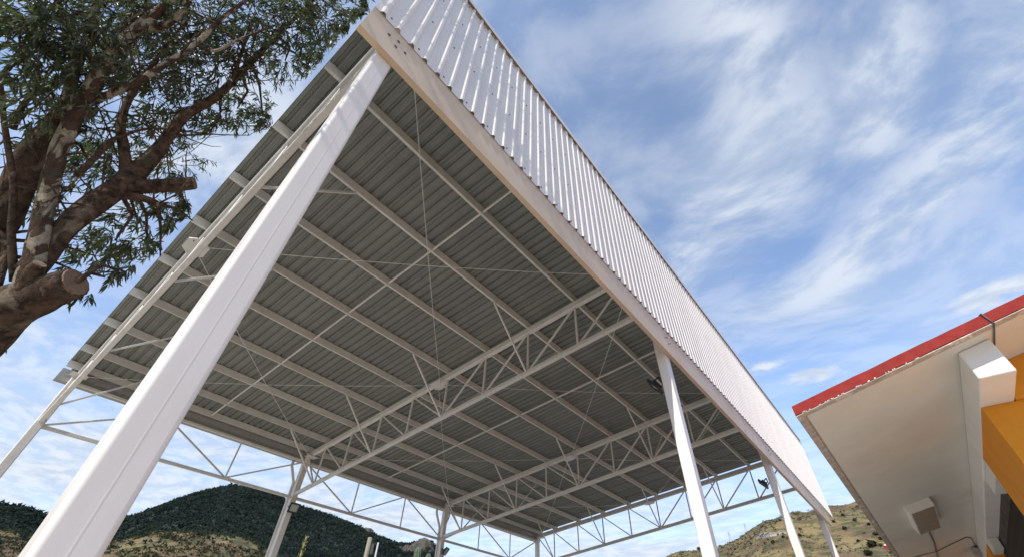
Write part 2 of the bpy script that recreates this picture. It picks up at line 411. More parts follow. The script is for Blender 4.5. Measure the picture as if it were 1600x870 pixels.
# lattice girders between the far columns
ZL = 4.677 + GZ; ZLT = ZG + 0.02
for i in range(3):
    ya, yb = YS[i] + 0.1125, YS[i + 1] - 0.1125
    lg = member(canopy, 'lattice_girder', (XF, ya, ZLT), (XF, yb, ZLT), 0.09, 0.09)
    member(lg, 'bottom_chord', (XF, ya, ZL), (XF, yb, ZL), 0.075, 0.10)
    L = YS[i + 1] - YS[i]; n1_, n2_ = YS[i] + L / 3, YS[i] + 2 * L / 3
    for yy in (n1_, n2_): member(lg, 'vertical_web', (XF, yy, ZL + 0.05), (XF, yy, ZLT - 0.045), 0.05, 0.05, up=(1, 0, 0))
    zig = [(ya, 0), (n1_ - 0.05, 1), (n1_ + 0.05, 1), (n2_ - 0.05, 0), (n2_ + 0.05, 0), (yb, 1)]
    if i == 1: zig = [(a, 1 - b) for a, b in zig]
    for q in (0, 2, 4):
        (y_a, ta), (y_b, tb) = zig[q], zig[q + 1]
        f = lambda t: (ZLT - 0.045 if t else ZL + 0.05)
        member(lg, 'diagonal_web', (XF, y_a, f(ta)), (XF, y_b, f(tb)), 0.05, 0.05, up=(1, 0, 0))

# ------------------------------------------------------------------ floodlights on the columns
def floodlight(label, loc, face, roll=0.0, size=(0.29, 0.25)):
    t = thing('floodlight', label, 'floodlight', loc, 'floodlights on the canopy columns')
    f = Vector(face).normalized(); q = f.to_track_quat('X', 'Z')
    t.rotation_mode = 'QUATERNION'; t.rotation_quaternion = q
    w, h = size
    b = MB()
    e = 0.045
    b.box((0.01, 0, h / 2 + e / 2), (0.06, w + 2 * e, e)).box((0.01, 0, -h / 2 - e / 2), (0.06, w + 2 * e, e))
    b.box((0.01, w / 2 + e / 2, 0), (0.06, e, h)).box((0.01, -w / 2 - e / 2, 0), (0.06, e, h)).box((-0.02, 0, 0), (0.012, w, h))
    b.build('housing', MT['dark'], t)
    MB().box((0.012, 0, 0), (0.008, w - 0.002, h - 0.002)).build('glass', MT['lens'], t)
    fn = MB()
    for k in range(7): fn.box((-0.055, (k - 3) * w / 8, 0), (0.055, 0.008, h * 0.7))
    fn.build('cooling_fins', MT['dark'], t)
    br = MB()
    br.bar((0, w / 2 + 0.055, 0), (-0.17, w / 2 + 0.055, -0.02), 0.012, 0.035).bar((0, -w / 2 - 0.055, 0), (-0.17, -w / 2 - 0.055, -0.02), 0.012, 0.035).bar((-0.17, -w / 2 - 0.06, -0.02), (-0.17, w / 2 + 0.06, -0.02), 0.035, 0.012)
    br.build('bracket', MT['dark'], t)
    return t
floodlight('square black floodlight with pale glass on far column below the dark hill', (XF + 0.30, 8.03, 4.28 + GZ), (0.9, -0.15, -0.42))
floodlight('small black floodlight tilted down on far column beside the rocky crag', (XF + 0.30, 16.15, 4.19 + GZ), (0.75, 0.35, -0.62))
floodlight('black floodlight seen edge-on high on the second near column from the front', (-0.30, 7.98, 4.70 + GZ), (-0.72, -0.1, -0.66), size=(0.26, 0.20))
floodlight('black floodlight against the sky on the third near column from the front', (-0.30, 16.0, 4.78 + GZ), (-0.72, -0.1, -0.66), size=(0.26, 0.20))

# ------------------------------------------------------------------ the school building on the right
MT['red'] = mat('red_edge_paint', (0.27, 0.030, 0.024), 0.8, 0.10, 9, spec=0.2, bump=0.3, bscale=22, second=(0.25, 0.028, 0.022), sfac=(0.55, 0.75), sscale=7)
MT['soffit'] = mat('off_white_soffit_paint', (0.71, 0.69, 0.63), 0.8, 0.03, 2.5, spec=0.25, bump=0.15, bscale=9, second=(0.56, 0.50, 0.40), sfac=(0.5, 0.9), sscale=0.8)
MT['edge'] = mat('raw_plaster_edge', (0.50, 0.44, 0.38), 0.9, 0.18, 14, spec=0.2, bump=0.6, bscale=30, second=(0.74, 0.70, 0.64), sfac=(0.55, 0.66), sscale=9)
MT['bwhite'] = mat('white_wall_paint', (0.80, 0.78, 0.74), 0.75, 0.03, 4, spec=0.3, bump=0.15, bscale=20)
MT['orange'] = mat('orange_wall_paint', (0.74, 0.29, 0.022), 0.7, 0.07, 3, spec=0.3, bump=0.2, bscale=25)
MT['brown'] = mat('dark_brown_shutter_paint', (0.030, 0.020, 0.014), 0.5, 0.15, 8)
MT['cable'] = mat('grey_cable', (0.09, 0.09, 0.10), 0.5, 0.1)
EX, EY = 2.335, 3.785                                      # low corner of the pitched slab
KS = 0.234
def zs(x): return 1.7 + GZ + KS * (x - EX)                # underside of the slab
bld = thing('school_building', 'orange school building with red edged sloping roof slab and white soffit', 'building', (0, 0, 0))
def prism(poly, z0, z1):
    n = len(poly); b = MB()
    return b.add([(x, y, z0) for x, y in poly] + [(x, y, z1) for x, y in poly], [tuple(range(n))[::-1], tuple(range(n, 2 * n))] + [(i, (i + 1) % n, n + (i + 1) % n, n + i) for i in range(n)])
def sprism(poly, o0, o1):
    """prism whose bottom and top follow the slab's pitch; o0 may be ('z', height) for a level bottom"""
    n = len(poly); b = MB()
    lo = [(x, y, o0[1] if isinstance(o0, tuple) else zs(x) + o0) for x, y in poly]; hi = [(x, y, zs(x) + o1) for x, y in poly]
    return b.add(lo + hi, [tuple(range(n))[::-1], tuple(range(n, 2 * n))] + [(i, (i + 1) % n, n + (i + 1) % n, n + i) for i in range(n)])
YB = 21.0; XR = 8.6
def rect(x0, x1, y0, y1): return [(x0, y0), (x1, y0), (x1, y1), (x0, y1)]
# slab edge with a slightly wavy hand-plastered outline
rg = random.Random(5)
xs = [EX + (XR - EX) * (i / 60) for i in range(61)]
top = [0.094 + rg.uniform(-0.0022, 0.0022) for _ in xs]; bot = [0.006 + rg.uniform(-0.002, 0.002) for _ in xs]; yj = [EY + rg.uniform(-0.002, 0.002) for _ in xs]
b = MB(); n = 61
vs_ = [(x, yj[i], zs(x) + bot[i]) for i, x in enumerate(xs)] + [(x, yj[i] + 0.002, zs(x) + top[i] - 0.008) for i, x in enumerate(xs)] + [(x, yj[i] + 0.012, zs(x) + top[i]) for i, x in enumerate(xs)] + [(x, YB, zs(x) + 0.094) for x in xs] + [(x, YB, zs(x) + 0.006) for x in xs]
fs = []
for lv in range(5):
    for i in range(n - 1): fs.append((lv * n + i, lv * n + i + 1, ((lv + 1) % 5) * n + i + 1, ((lv + 1) % 5) * n + i))
for i in (0, n - 1): fs.append(tuple(lv * n + i for lv in range(5)))
slab = b.add(vs_, fs).build('roof_slab', MT['red'], bld)
# raw plaster margin, drip groove and inner soffit
mg = MB()
for poly in (rect(EX + 0.004, EX + 0.062, EY + 0.075, YB), rect(EX + 0.004, XR, EY + 0.006, EY + 0.074)):
    q = sprism(poly, -0.004, 0.003); mg.add(q.v, q.f)
mg.build('plaster_margin', MT['edge'], slab)
sprism(rect(EX + 0.076, XR - 0.02, EY + 0.088, YB - 0.01), 0.0, 0.004).build('soffit', MT['soffit'], slab)
sprism(rect(EX + 0.064, EX + 0.0745, EY + 0.0755, YB - 0.01), 0.0035, 0.0055).build('drip_groove', MT['edge'], slab)
# flaked white paint below the red edge
fl = MB(); rg = random.Random(9)
for k in range(26):
    x = EX + 0.05 + (rg.random() ** 2.0) * 0.9; w = rg.uniform(0.008, 0.035); h_ = rg.uniform(0.003, 0.010)
    fl.add([(x, EY - 0.0055, zs(x) + 0.0), (x + w, EY - 0.0055, zs(x + w) + 0.0), (x + w * 0.7, EY - 0.0055, zs(x + w * 0.7) + h_), (x + w * 0.2, EY - 0.0055, zs(x) + h_ * 0.8),
            (x, EY + 0.002, zs(x) - 0.0045), (x + w, EY + 0.002, zs(x + w) - 0.0045)], [(0, 1, 2, 3), (4, 5, 1, 0)])
fl.build('flaked_paint', MT['bwhite'], slab)['kind'] = 'stuff'
# beam under the soffit along the long wall
bx0, bx1 = 3.57, 3.787; ZBM = 1.752 + GZ
bo = sprism(rect(bx0, bx1, 4.0, YB - 0.4), ('z', ZBM), -0.002).build('beam', MT['bwhite'], bld)
mo = bo.modifiers.new('bevel', 'BEVEL'); mo.width = 0.012; mo.segments = 3
# corner pier, gable wall, long wall (orange)
wy = 4.576; wxe = 8.4
prism([(bx0 + 0.004, wy), (wxe, wy), (wxe, wy + 0.2), (bx0 + 0.22, wy + 0.2), (bx0 + 0.22, 5.93), (bx0 + 0.004, 5.93)], 0.0, ZBM - 0.003).build('corner_pier', MT['orange'], bld)
sprism([(bx1 + 0.004, wy - 0.03), (wxe, wy - 0.03), (wxe, wy + 0.19), (bx1 + 0.004, wy + 0.19)], ('z', ZBM - 0.001), -0.003).build('gable_wall', MT['orange'], bld)
prism(rect(bx0 + 0.004, bx0 + 0.2, 10.35, YB - 0.5), 0.0, ZBM - 0.003).build('long_wall', MT['orange'], bld)
# recessed dark shutter with vertical ribs, rail and white head trim
zh = ZBM - 0.004
sh = MB().box((bx0 + 0.16, 8.14, zh / 2), (0.03, 4.40, zh - 0.02)).build('shutter', MT['brown'], bld)
rib = MB().box((0, 0, 0), (0.03, 0.035, zh - 0.2)).mesh('slat'); rib.materials.append(MT['brown'])
for k in range(54):
    o = link('slat', rib, sh); o.location = (bx0 + 0.13, 6.02 + k * 0.08, (zh - 0.2) / 2 + 0.01)
MB().bar((bx0 + 0.09, 5.96, zh - 0.95), (bx0 + 0.09, 10.33, zh - 0.95), 0.03, 0.045).build('rail', mat('shutter_rail', (0.10, 0.075, 0.05), 0.5), sh)
MB().box((bx0 + 0.075, 6.35, zh - 0.072), (0.11, 0.8, 0.14)).build('head_trim', MT['bwhite'], bld)
MB().box((bx0 + 0.075, 10.08, zh - 0.072), (0.11, 0.5, 0.14)).build('head_trim', MT['bwhite'], bld)
# long soffit lamp, laid along the slope
lt = thing('ceiling_lamp', 'long boxy fluorescent lamp fixed under the white soffit', 'lamp', (2.93, 8.30, zs(2.93)))
lt.rotation_euler = (0, -math.atan(KS), 0)
def frustum(w0, l0, w1, l1, z0, z1):
    return MB().add([(-w0, -l0, z0), (w0, -l0, z0), (w0, l0, z0), (-w0, l0, z0), (-w1, -l1, z1), (w1, -l1, z1), (w1, l1, z1), (-w1, l1, z1)], [(0, 1, 2, 3), (7, 6, 5, 4), (0, 4, 5, 1), (1, 5, 6, 2), (2, 6, 7, 3), (3, 7, 4, 0)])
frustum(0.16, 0.65, 0.148, 0.645, -0.001, -0.10).build('housing', MT['bwhite'], lt)
frustum(0.134, 0.625, 0.134, 0.625, -0.099, -0.106).build('diffuser', mat('lamp_diffuser', (0.24, 0.25, 0.225), 0.4, 0.02), lt)
def sp(x, y, d): return (x, y, zs(x) - d)
o = MB().tube([sp(2.945, 8.93, 0.06), sp(2.945, 9.1, 0.03), sp(2.945, 9.55, 0.016), sp(2.96, 10.39, 0.012), sp(2.93, 11.6, 0.012), sp(2.92, 14, 0.012)], 0.012, 8).build('conduit', MT['cable'], None, True)
tag(o, 'dark conduit running back along the soffit from the boxy lamp', 'conduit')
o = MB().tube([sp(2.35, 11.1, 0.008), sp(2.566, 10.95, 0.008), sp(2.95, 10.98, 0.030), sp(3.2, 10.9, 0.010), sp(3.43, 10.77, 0.008), sp(3.49, 10.95, 0.008), sp(3.55, 11.8, 0.01), sp(3.562, 12.1, 0.03)], 0.0065, 8).build('cable', MT['cable'], None, True)
tag(o, 'thin cable crossing the soffit to the junction box by the beam', 'cable')
o = MB().box((3.52, 11.95, zs(3.52) - 0.08), (0.09, 0.4, 0.12)).build('junction_box', MT['galv'])
mo = o.modifiers.new('bevel', 'BEVEL'); mo.width = 0.01
tag(o, 'small grey junction box beside the beam above the orange wall', 'junction box')
# wire over the red roof edge
o = MB().tube([(3.79, EY + 0.5, zs(3.79) + 0.102), (3.79, EY + 0.03, zs(3.79) + 0.102), (3.793, EY - 0.008, zs(3.79) + 0.092), (3.81, EY - 0.010, zs(3.81) + 0.01), (3.815, EY - 0.004, zs(3.815) - 0.008), (3.815, EY + 0.04, zs(3.815) - 0.012), (3.818, EY + 0.2, zs(3.818) - 0.010), (3.82, EY + 0.44, zs(3.82) - 0.010), (3.80, EY + 0.50, zs(3.80) - 0.05)], 0.0055, 8).build('wire', MT['cable'], None, True)
tag(o, 'dark wire looped over the red roof edge beside the white beam', 'wire')

# ------------------------------------------------------------------ hills
LA = [45, 47, 47.81, 48.69, 49.83, 51.24, 52.7, 54.26, 57.34, 60.37, 63.97, 66.17, 69.66, 71.24, 72.34, 74.55, 76.72, 78.39, 80.5, 82, 83.43, 84.62, 85.95, 87.25, 95, 110, 130, 150]
LE = [6.0, 8.3, 9.2, 10.0, 10.2, 10.0, 10.1, 10.5, 11.2, 11.8, 12.2, 12.7, 13.4, 13.45, 13.0, 11.8, 10.3, 9.0, 8.4, 8.1, 8.0, 8.15, 8.2, 8.3, 9.4, 8.5, 6.0, 1.0]
RA = [-60, -40, -20, -5, 2.78, 4.29, 5.44, 7.22, 9.38, 11.25, 12.71, 14.6, 16.72, 18.69, 20.58, 22.17, 25, 32, 40, 45]
RE = [5, 9, 12.5, 14.0, 13.35, 13.05, 12.95, 12.6, 12.7, 12.6, 12.0, 11.1, 10.5, 10.4, 10.35, 9.85, 8.6, 6.5, 6.0, 6.0]
AZ_ = np.array(RA + LA[1:]); EL_ = np.array(RE + LE[1:])
DA = np.array([-60, 60, 64, 65.06, 66.23, 69.01, 72.56, 76.05, 77.68, 80, 82.88, 83.73, 85.88, 95, 150.]); DE = np.array([0, 0.5, 6.5, 7.6, 8.2, 9.0, 9.05, 8.4, 7.7, 6.8, 6.3, 6.6, 6.5, 6.0, 2.])
nr = np.random.default_rng(11)
def vnoise(x, y, seed=0):
    """smooth value noise on a lattice"""
    xi = np.floor(x).astype(int); yi = np.floor(y).astype(int); fx = x - xi; fy = y - yi
    fx = fx * fx * (3 - 2 * fx); fy = fy * fy * (3 - 2 * fy)
    def h(a, b):
        v = np.sin(a * 127.1 + b * 311.7 + seed * 74.7) * 43758.5453
        return v - np.floor(v)
    return (h(xi, yi) * (1 - fx) + h(xi + 1, yi) * fx) * (1 - fy) + (h(xi, yi + 1) * (1 - fx) + h(xi + 1, yi + 1) * fx) * fy
CX, CY = 2.66, -0.41
def ridge_r(az): return np.interp(az, [-60, 0, 25, 40, 50, 70, 90, 150], [340, 330, 350, 460, 430, 440, 470, 480])
def terrain(az, r):
    az = np.asarray(az, float); r = np.asarray(r, float)
    x = CX - r * np.sin(np.radians(az)); y = CY + r * np.cos(np.radians(az))
    rm = ridge_r(az); H = np.tan(np.radians(np.interp(az, AZ_, EL_))) * rm + GZ
    s = np.clip((r - 70) / (rm - 70), 0, 1)
    z = H * (0.55 * s ** 1.15 + 0.45 * s * s * (3 - 2 * s) * s ** 0.3)
    z = np.where(r > rm, H * (1 - 0.9 * ((r - rm) / 400) ** 1.3), z)
    bump = (vnoise(x / 38, y / 38, 1) - .5) * 9 + (vnoise(x / 14, y / 14, 2) - .5) * 3.5 + (vnoise(x / 5, y / 5, 3) - .5) * 1.2
    z = z + bump * np.clip(s * 1.6, 0, 1) * np.clip(1 - np.exp(-np.abs(r - rm) / 30) * 0.8, 0.2, 1)
    H2 = np.tan(np.radians(np.interp(az, DA, DE))) * 190 + GZ
    s2 = np.clip((r - 70) / 120, 0, 1); f2 = np.where(r < 190, s2 * s2 * (3 - 2 * s2), np.clip(1 - ((r - 190) / 110) ** 2, 0, 1))
    z2 = H2 * f2 + bump * 0.35 * s2
    return x, y, np.maximum(z, z2) - 0.3, (z2 > z - 0.5)
az = np.arange(-60, 150.01, 0.3); rr = np.concatenate([np.linspace(66, 200, 60), np.linspace(203, 560, 110)])
AG, RG = np.meshgrid(az, rr); X_, Y_, Z_, dry_ = terrain(AG, RG)
na, nrw = len(az), len(rr)
vv = np.stack([X_.ravel(), Y_.ravel(), Z_.ravel()], 1)
idx = np.arange(na * nrw).reshape(nrw, na)
ff = np.stack([idx[:-1, :-1].ravel(), idx[:-1, 1:].ravel(), idx[1:, 1:].ravel(), idx[1:, :-1].ravel()], 1)
def np_mesh(name, v, f):
    me = bpy.data.meshes.new(name); n = f.shape[1]
    me.vertices.add(len(v)); me.vertices.foreach_set('co', np.ascontiguousarray(v, dtype=np.float32).ravel())
    me.loops.add(f.size); me.loops.foreach_set('vertex_index', np.ascontiguousarray(f, dtype=np.int32).ravel())
    me.polygons.add(len(f)); me.polygons.foreach_set('loop_start', np.arange(0, f.size, n, dtype=np.int32)); me.polygons.foreach_set('loop_total', np.full(len(f), n, dtype=np.int32))
    me.update(calc_edges=True); me.validate(); return me
hm = bpy.data.materials.new('dry_hillside'); hm.use_nodes = True
t = NT(hm.node_tree); b = hm.node_tree.nodes['Principled BSDF']; b.inputs['Roughness'].default_value = 0.95; b.inputs['Specular IOR Level'].default_value = 0.1
oc = t.n('ShaderNodeTexCoord').outputs['Object']
st = t.mapping(oc, sca=(1, 1, 2.4))
c = t.mix(t.maprange(t.noise(st, 0.05, 6, 0.6), 0.40, 0.60), (0.26, 0.20, 0.095), (0.17, 0.11, 0.07))
c = t.mix(t.maprange(t.noise(st, 0.14, 7, 0.65, 0.6), 0.46, 0.60), c, (0.095, 0.09, 0.045))
c = t.mix(t.maprange(t.noise(st, 0.6, 5, 0.75), 0.53, 0.66), c, (0.070, 0.065, 0.035))
c = t.mix(t.maprange(t.noise(st, 0.3, 6, 0.7), 0.62, 0.75), c, (0.34, 0.27, 0.19))
t.set(b.inputs['Base Color'], c)
hme = np_mesh('hill', vv, ff); hme.materials.append(hm)
for p in hme.polygons: p.use_smooth = True
MT['litter'] = mat('dark_scrub_floor', (0.030, 0.042, 0.035), 0.95, 0.3, 0.12, spec=0.1, second=(0.065, 0.06, 0.045), sfac=(0.55, 0.75), sscale=0.06)
hme.materials.append(MT['litter'])
fm = ((AG > 44.5) & ~dry_)[:-1, :-1].ravel().astype(np.int32); hme.polygons.foreach_set('material_index', fm)
hill = link('hill', hme); tag(hill, kind='structure')

# shrubs and trees of the hills: irregular leafy clumps
ico_v = []; ph = (1 + 5 ** .5) / 2
for a, b_ in ((1, ph),):
    for s1 in (-1, 1):
        for s2 in (-1, 1): ico_v += [(0, s1 * a, s2 * b_), (s1 * a, s2 * b_, 0), (s2 * b_, 0, s1 * a)]
ico_v = np.array(ico_v); ico_v /= np.linalg.norm(ico_v[0])
fc = []
for i in range(12):
    for j in range(i + 1, 12):
        for k in range(j + 1, 12):
            if max(np.linalg.norm(ico_v[i] - ico_v[j]), np.linalg.norm(ico_v[j] - ico_v[k]), np.linalg.norm(ico_v[i] - ico_v[k])) < 1.1:
                nn = np.cross(ico_v[j] - ico_v[i], ico_v[k] - ico_v[i]); fc.append((i, j, k) if nn @ ico_v[i] > 0 else (i, k, j))
fc = np.array(fc)
def clumps(px, py, pz, size, hmul=0.8, leaves=26):
    """many small leaf-clump faces spread in a crown-shaped volume at each position"""
    n = len(px)
    d = nr.normal(size=(n, leaves, 3)); d /= np.linalg.norm(d, axis=2, keepdims=True)
    d[:, :, 2] = np.abs(d[:, :, 2]) * 1.0 - 0.12
    rad = nr.uniform(0.45, 1.05, (n, leaves, 1))
    cpos = d * rad * size[:, None, None] * np.array([1, 1, hmul]) + np.stack([px, py, pz], 1)[:, None, :]
    cpos[:, :, 2] += (size * 0.25)[:, None]
    ls = size[:, None] * nr.uniform(0.22, 0.42, (n, leaves))
    base = nr.normal(size=(n, leaves, 4, 3)) * ls[:, :, None, None] * 0.75 + cpos[:, :, None, :]
    v = base.reshape(-1, 3); f = np.arange(len(v)).reshape(-1, 4)
    tri = np.concatenate([f[:, [0, 1, 2]], f[:, [0, 2, 3]], f[:, [0, 3, 1]]])
    return v, tri
def foliage_mat(name, dark, light, scale, trans=0.25, rough=0.6):
    m = bpy.data.materials.new(name); m.use_nodes = True; t = NT(m.node_tree); m.node_tree.nodes.remove(m.node_tree.nodes['Principled BSDF'])
    oc = t.n('ShaderNodeTexCoord').outputs['Object']
    c = t.mix(t.maprange(t.noise(oc, scale, 5, 0.7), 0.32, 0.68), dark, light)
    df = t.n('ShaderNodeBsdfPrincipled'); t.set(df.inputs['Base Color'], c); df.inputs['Roughness'].default_value = rough; df.inputs['Specular IOR Level'].default_value = 0.35
    tl = t.n('ShaderNodeBsdfTranslucent'); t.set(tl.inputs[0], t.mix(1.0, c, (1.2, 1.5, 0.6), 'MULTIPLY'))
    mx = t.n('ShaderNodeMixShader'); mx.inputs[0].default_value = trans
    m.node_tree.links.new(df.outputs[0], mx.inputs[1]); m.node_tree.links.new(tl.outputs[0], mx.inputs[2])
    m.node_tree.links.new(mx.outputs[0], m.node_tree.nodes['Material Output'].inputs[0]); return m
MT['wood'] = foliage_mat('haze_tinted_hill_scrub', (0.024, 0.038, 0.042), (0.043, 0.060, 0.056), 0.03, 0.5, 0.9)  # dark green scrub, with the blue-grey of distance haze painted into its colour
MT['shrub'] = foliage_mat('olive_shrub', (0.035, 0.042, 0.022), (0.10, 0.095, 0.05), 0.25, 0.4, 0.9)
# dense scrub of the left mountain
n0 = 26000
a_ = nr.uniform(44, 128, n0 * 2); r_ = nr.uniform(150, 470, n0 * 2)
x_, y_, z_, dr = terrain(a_, r_)
spurtop = np.interp(a_, DA, DE)
keep = (r_ < ridge_r(a_) + 18) & ~(dr & (nr.random(len(a_)) > 0.10)) & (r_ > 150)
keep &= (a_ < 92) | (nr.random(len(a_)) < 0.35)
a_, r_, x_, y_, z_ = a_[keep], r_[keep], x_[keep], y_[keep], z_[keep]
sz = nr.uniform(0.8, 2.1, len(x_)) * np.clip(r_ / 330, 0.6, 1.2)
v, f = clumps(x_, y_, z_, sz, 0.8, 9)
me = np_mesh('hillside_scrub', v, f); me.materials.append(MT['wood'])
tag(link('hillside_scrub', me), 'dense dark green scrub covering the mountain behind the canopy', 'scrub', kind='stuff')
# low tufts on the near dry spur
a_ = nr.uniform(62, 100, 12000); r_ = nr.uniform(90, 215, 12000); x_, y_, z_, dr = terrain(a_, r_)
k_ = dr & (vnoise(x_ / 9, y_ / 9, 5) > 0.30); v, f = clumps(x_[k_], y_[k_], z_[k_], nr.uniform(0.2, 0.75, k_.sum()), 0.55, 7)
me = np_mesh('spur_tufts', v, f); me.materials.append(MT['shrub'])
tag(link('spur_tufts', me), 'low olive tufts on the dry spur below the dark mountain', 'scrub', kind='stuff')
# sparse shrubs of the dry right hill
a_ = nr.uniform(-40, 30, 22000); r_ = nr.uniform(110, 352, 22000); x_, y_, z_, dr = terrain(a_, r_)
pr_ = np.where((a_ > 7) & (r_ > 265), 0.9, 0.20 + 0.5 * (vnoise(x_ / 22, y_ / 22, 7) > 0.6)); k_ = nr.random(len(a_)) < pr_
sz = nr.uniform(0.15, 0.6, k_.sum()) * np.where(nr.random(k_.sum()) < 0.08, 2.2, 1)
v, f = clumps(x_[k_], y_[k_], z_[k_], sz, 0.75, 9)
me = np_mesh('slope_shrubs', v, f); me.materials.append(MT['shrub'])
tag(link('slope_shrubs', me), 'scattered small shrubs on the dry yellow hillside', 'shrubs', kind='stuff')
# the larger shrubs of the right hill that can be told apart
def at_el(az, el, r0=110, r1=345):
    r = np.linspace(r0, r1, 500); x, y, z, _ = terrain(np.full(500, az), r)
    e = np.degrees(np.arctan2(z - GZ, r)); i = int(np.argmax(e >= el)) if (e >= el).any() else 499
    return x[i], y[i], z[i], r[i]
MT['bark2'] = mat('shrub_stem', (0.10, 0.075, 0.05), 0.9, 0.2)
def shrub(az, el, size, label, group=None, hm=0.85):
    x, y, z, r = at_el(az, el)
    t = thing('shrub', label, 'shrub', (x, y, z), group)
    size *= 0.62
    v, f = clumps(np.array([0.0]), np.array([0.0]), np.array([size * 0.25]), np.array([size]), hm, 70)
    me = np_mesh('foliage', v, f); me.materials.append(MT['shrub']); link('foliage', me, t)
    MB().tube([(0, 0, -0.3), (0.1, 0, size * 0.5)], [0.12, 0.05], 6).build('stem', MT['bark2'], t)
shrub(2.95, 9.72, 2.6, 'big round dark shrub nearest the soffit edge on the dry hill')
shrub(3.55, 9.05, 2.0, 'dark shrub at the frame bottom below the big round one')
shrub(2.3, 10.6, 1.5, 'flat dark shrub just above the big round shrub')
shrub(4.55, 11.25, 1.6, 'small dark tree on the hill right of the last near column')
G_ = 'scattered shrubs on the dry right hill'
for q, lab in [((5.2, 11.9, 1.2), 'shrub just right of the last near column, high on the dry hill'), ((3.4, 11.9, 1.3), 'shrub high on the dry hill close to the soffit edge'), ((3.9, 10.2, 1.0), 'small shrub midway between the big round shrub and the last column'),
               ((2.1, 10.2, 1.3), 'shrub touching the soffit edge above the red and white board'), ((2.5, 11.4, 1.2), 'uppermost shrub beside the soffit edge'), ((4.2, 12.4, 1.3), 'shrub just under the skyline by the cladding tip'),
               ((6.3, 11.7, 1.4), 'shrub between the third and last near columns, upper slope'), ((5.9, 9.9, 1.0), 'low shrub between the third and last near columns'), ((8.6, 11.0, 1.3), 'shrub behind the third near column beside the white building'),
               ((10.1, 11.0, 1.2), 'shrub below the right end of the low white building'), ((11.2, 10.6, 1.4), 'pointed shrub below the middle of the low white building'), ((13.3, 10.6, 1.0), 'shrub below the left end of the low white building'),
               ((15.0, 10.2, 1.1), 'shrub in the saddle right of the second near column'), ((18.4, 10.3, 1.3), 'shrub on the left shoulder of the dry hill')]:
    shrub(*q, lab, G_)
shrub(18.6, 10.45, 1.9, 'dark shrub on the skyline left of the second near column')
# rocky crag at the foot of the dark mountain
MT['rock'] = mat('grey_brown_rock', (0.115, 0.10, 0.088), 0.95, 0.25, 0.25, spec=0.1, bump=0.9, bscale=0.8, second=(0.07, 0.075, 0.05), sfac=(0.52, 0.66), sscale=0.3)
def rock(parent, x, y, z, sx, sy, sz_, seed):
    rg = random.Random(seed); n, m_ = 14, 9; vs_, fs = [], []
    for i in range(m_ + 1):
        th = math.pi * i / m_
        for j in range(n):
            pa = 2 * math.pi * j / n; k = 1 + rg.uniform(-0.22, 0.22)
            vs_.append((x + sx * k * math.sin(th) * math.cos(pa), y + sy * k * math.sin(th) * math.sin(pa), z + sz_ * k * math.cos(th)))
    for i in range(m_):
        for j in range(n): fs.append((i * n + j, (i + 1) * n + j, (i + 1) * n + (j + 1) % n, i * n + (j + 1) % n))
    return MB().add(vs_, fs).build('boulder', MT['rock'], parent)
def polar(az, r): return CX - r * math.sin(R(az)), CY + r * math.cos(R(az))
cr = thing('rock_crag', 'bare grey rock crag at the right end of the dark mountain', 'crag', (0, 0, 0))
for az1, el1, w, h in ((49.6, 9.7, 6.0, 7.0), (50.4, 9.3, 6, 7), (48.9, 9.3, 4.5, 7), (51.4, 8.9, 5, 7), (48.4, 8.6, 4, 7), (50.0, 8.2, 7, 8), (52.3, 9.2, 4, 4), (47.9, 7.9, 4, 7)):
    x, y = polar(az1, 372); rock(cr, x, y, GZ + math.tan(R(el1)) * 372, w, w, h, int(az1 * 10))
sl = thing('rock_slab', 'pale rock outcrop on the mountain flank left of the crag', 'rock', (0, 0, 0))
for az1, el1, w, h in ((53.7, 9.7, 4.0, 3.4), (53.0, 9.3, 3.4, 3), (56.3, 10.9, 5, 2.5)):
    x, y = polar(az1, 385); rock(sl, x, y, GZ + math.tan(R(el1)) * 385, w, w, h, int(az1 * 10))

# long low white building on the right hill
far = thing('hill_building', 'long low white building terraced into the dry right hill', 'building', (0, 0, 0))
MT['farw'] = mat('weathered_white_wall', (0.40, 0.37, 0.33), 0.9, 0.1, 0.8, second=(0.27, 0.24, 0.20), sscale=0.3)
azs = [12.7 - 0.47 * k for k in range(8)]
for k in range(7):
    p0 = at_el(azs[k], 11.05 + 0.04 * k, 150, 330); p1 = at_el(azs[k + 1], 11.09 + 0.04 * k, 150, 330)
    pa, pb = Vector((p0[0], p0[1], 0)), Vector((p1[0], p1[1], 0)); dd = (pb - pa).normalized(); nn = Vector((-dd.y, dd.x, 0)); LW = (pb - pa).length; zb_ = max(p0[2], p1[2])
    def fbox(a0, a1, d0, d1, z0, z1, name, m, parent):
        ps = [pa + dd * a_ + nn * d_ for a_, d_ in ((a0, d0), (a1, d0), (a1, d1), (a0, d1))]
        return prism([(q.x, q.y) for q in ps], z0, z1).build(name, m, parent)
    wl = fbox(0, LW, 0, 4, zb_ - 2.5, zb_ + 0.95 + 0.1 * (k % 3), 'wall', MT['farw'], far)
    fbox(-0.1, LW + 0.1, -0.2, 4.2, zb_ + 0.955 + 0.1 * (k % 3), zb_ + 1.1 + 0.1 * (k % 3), 'roof', MT['farw'], far)
    if k in (1, 4, 5, 6): fbox(LW * 0.4, LW * 0.4 + 1.0, -0.03, 0.02, zb_ - 0.1, zb_ + 0.7, 'window', MT['brown'], wl)

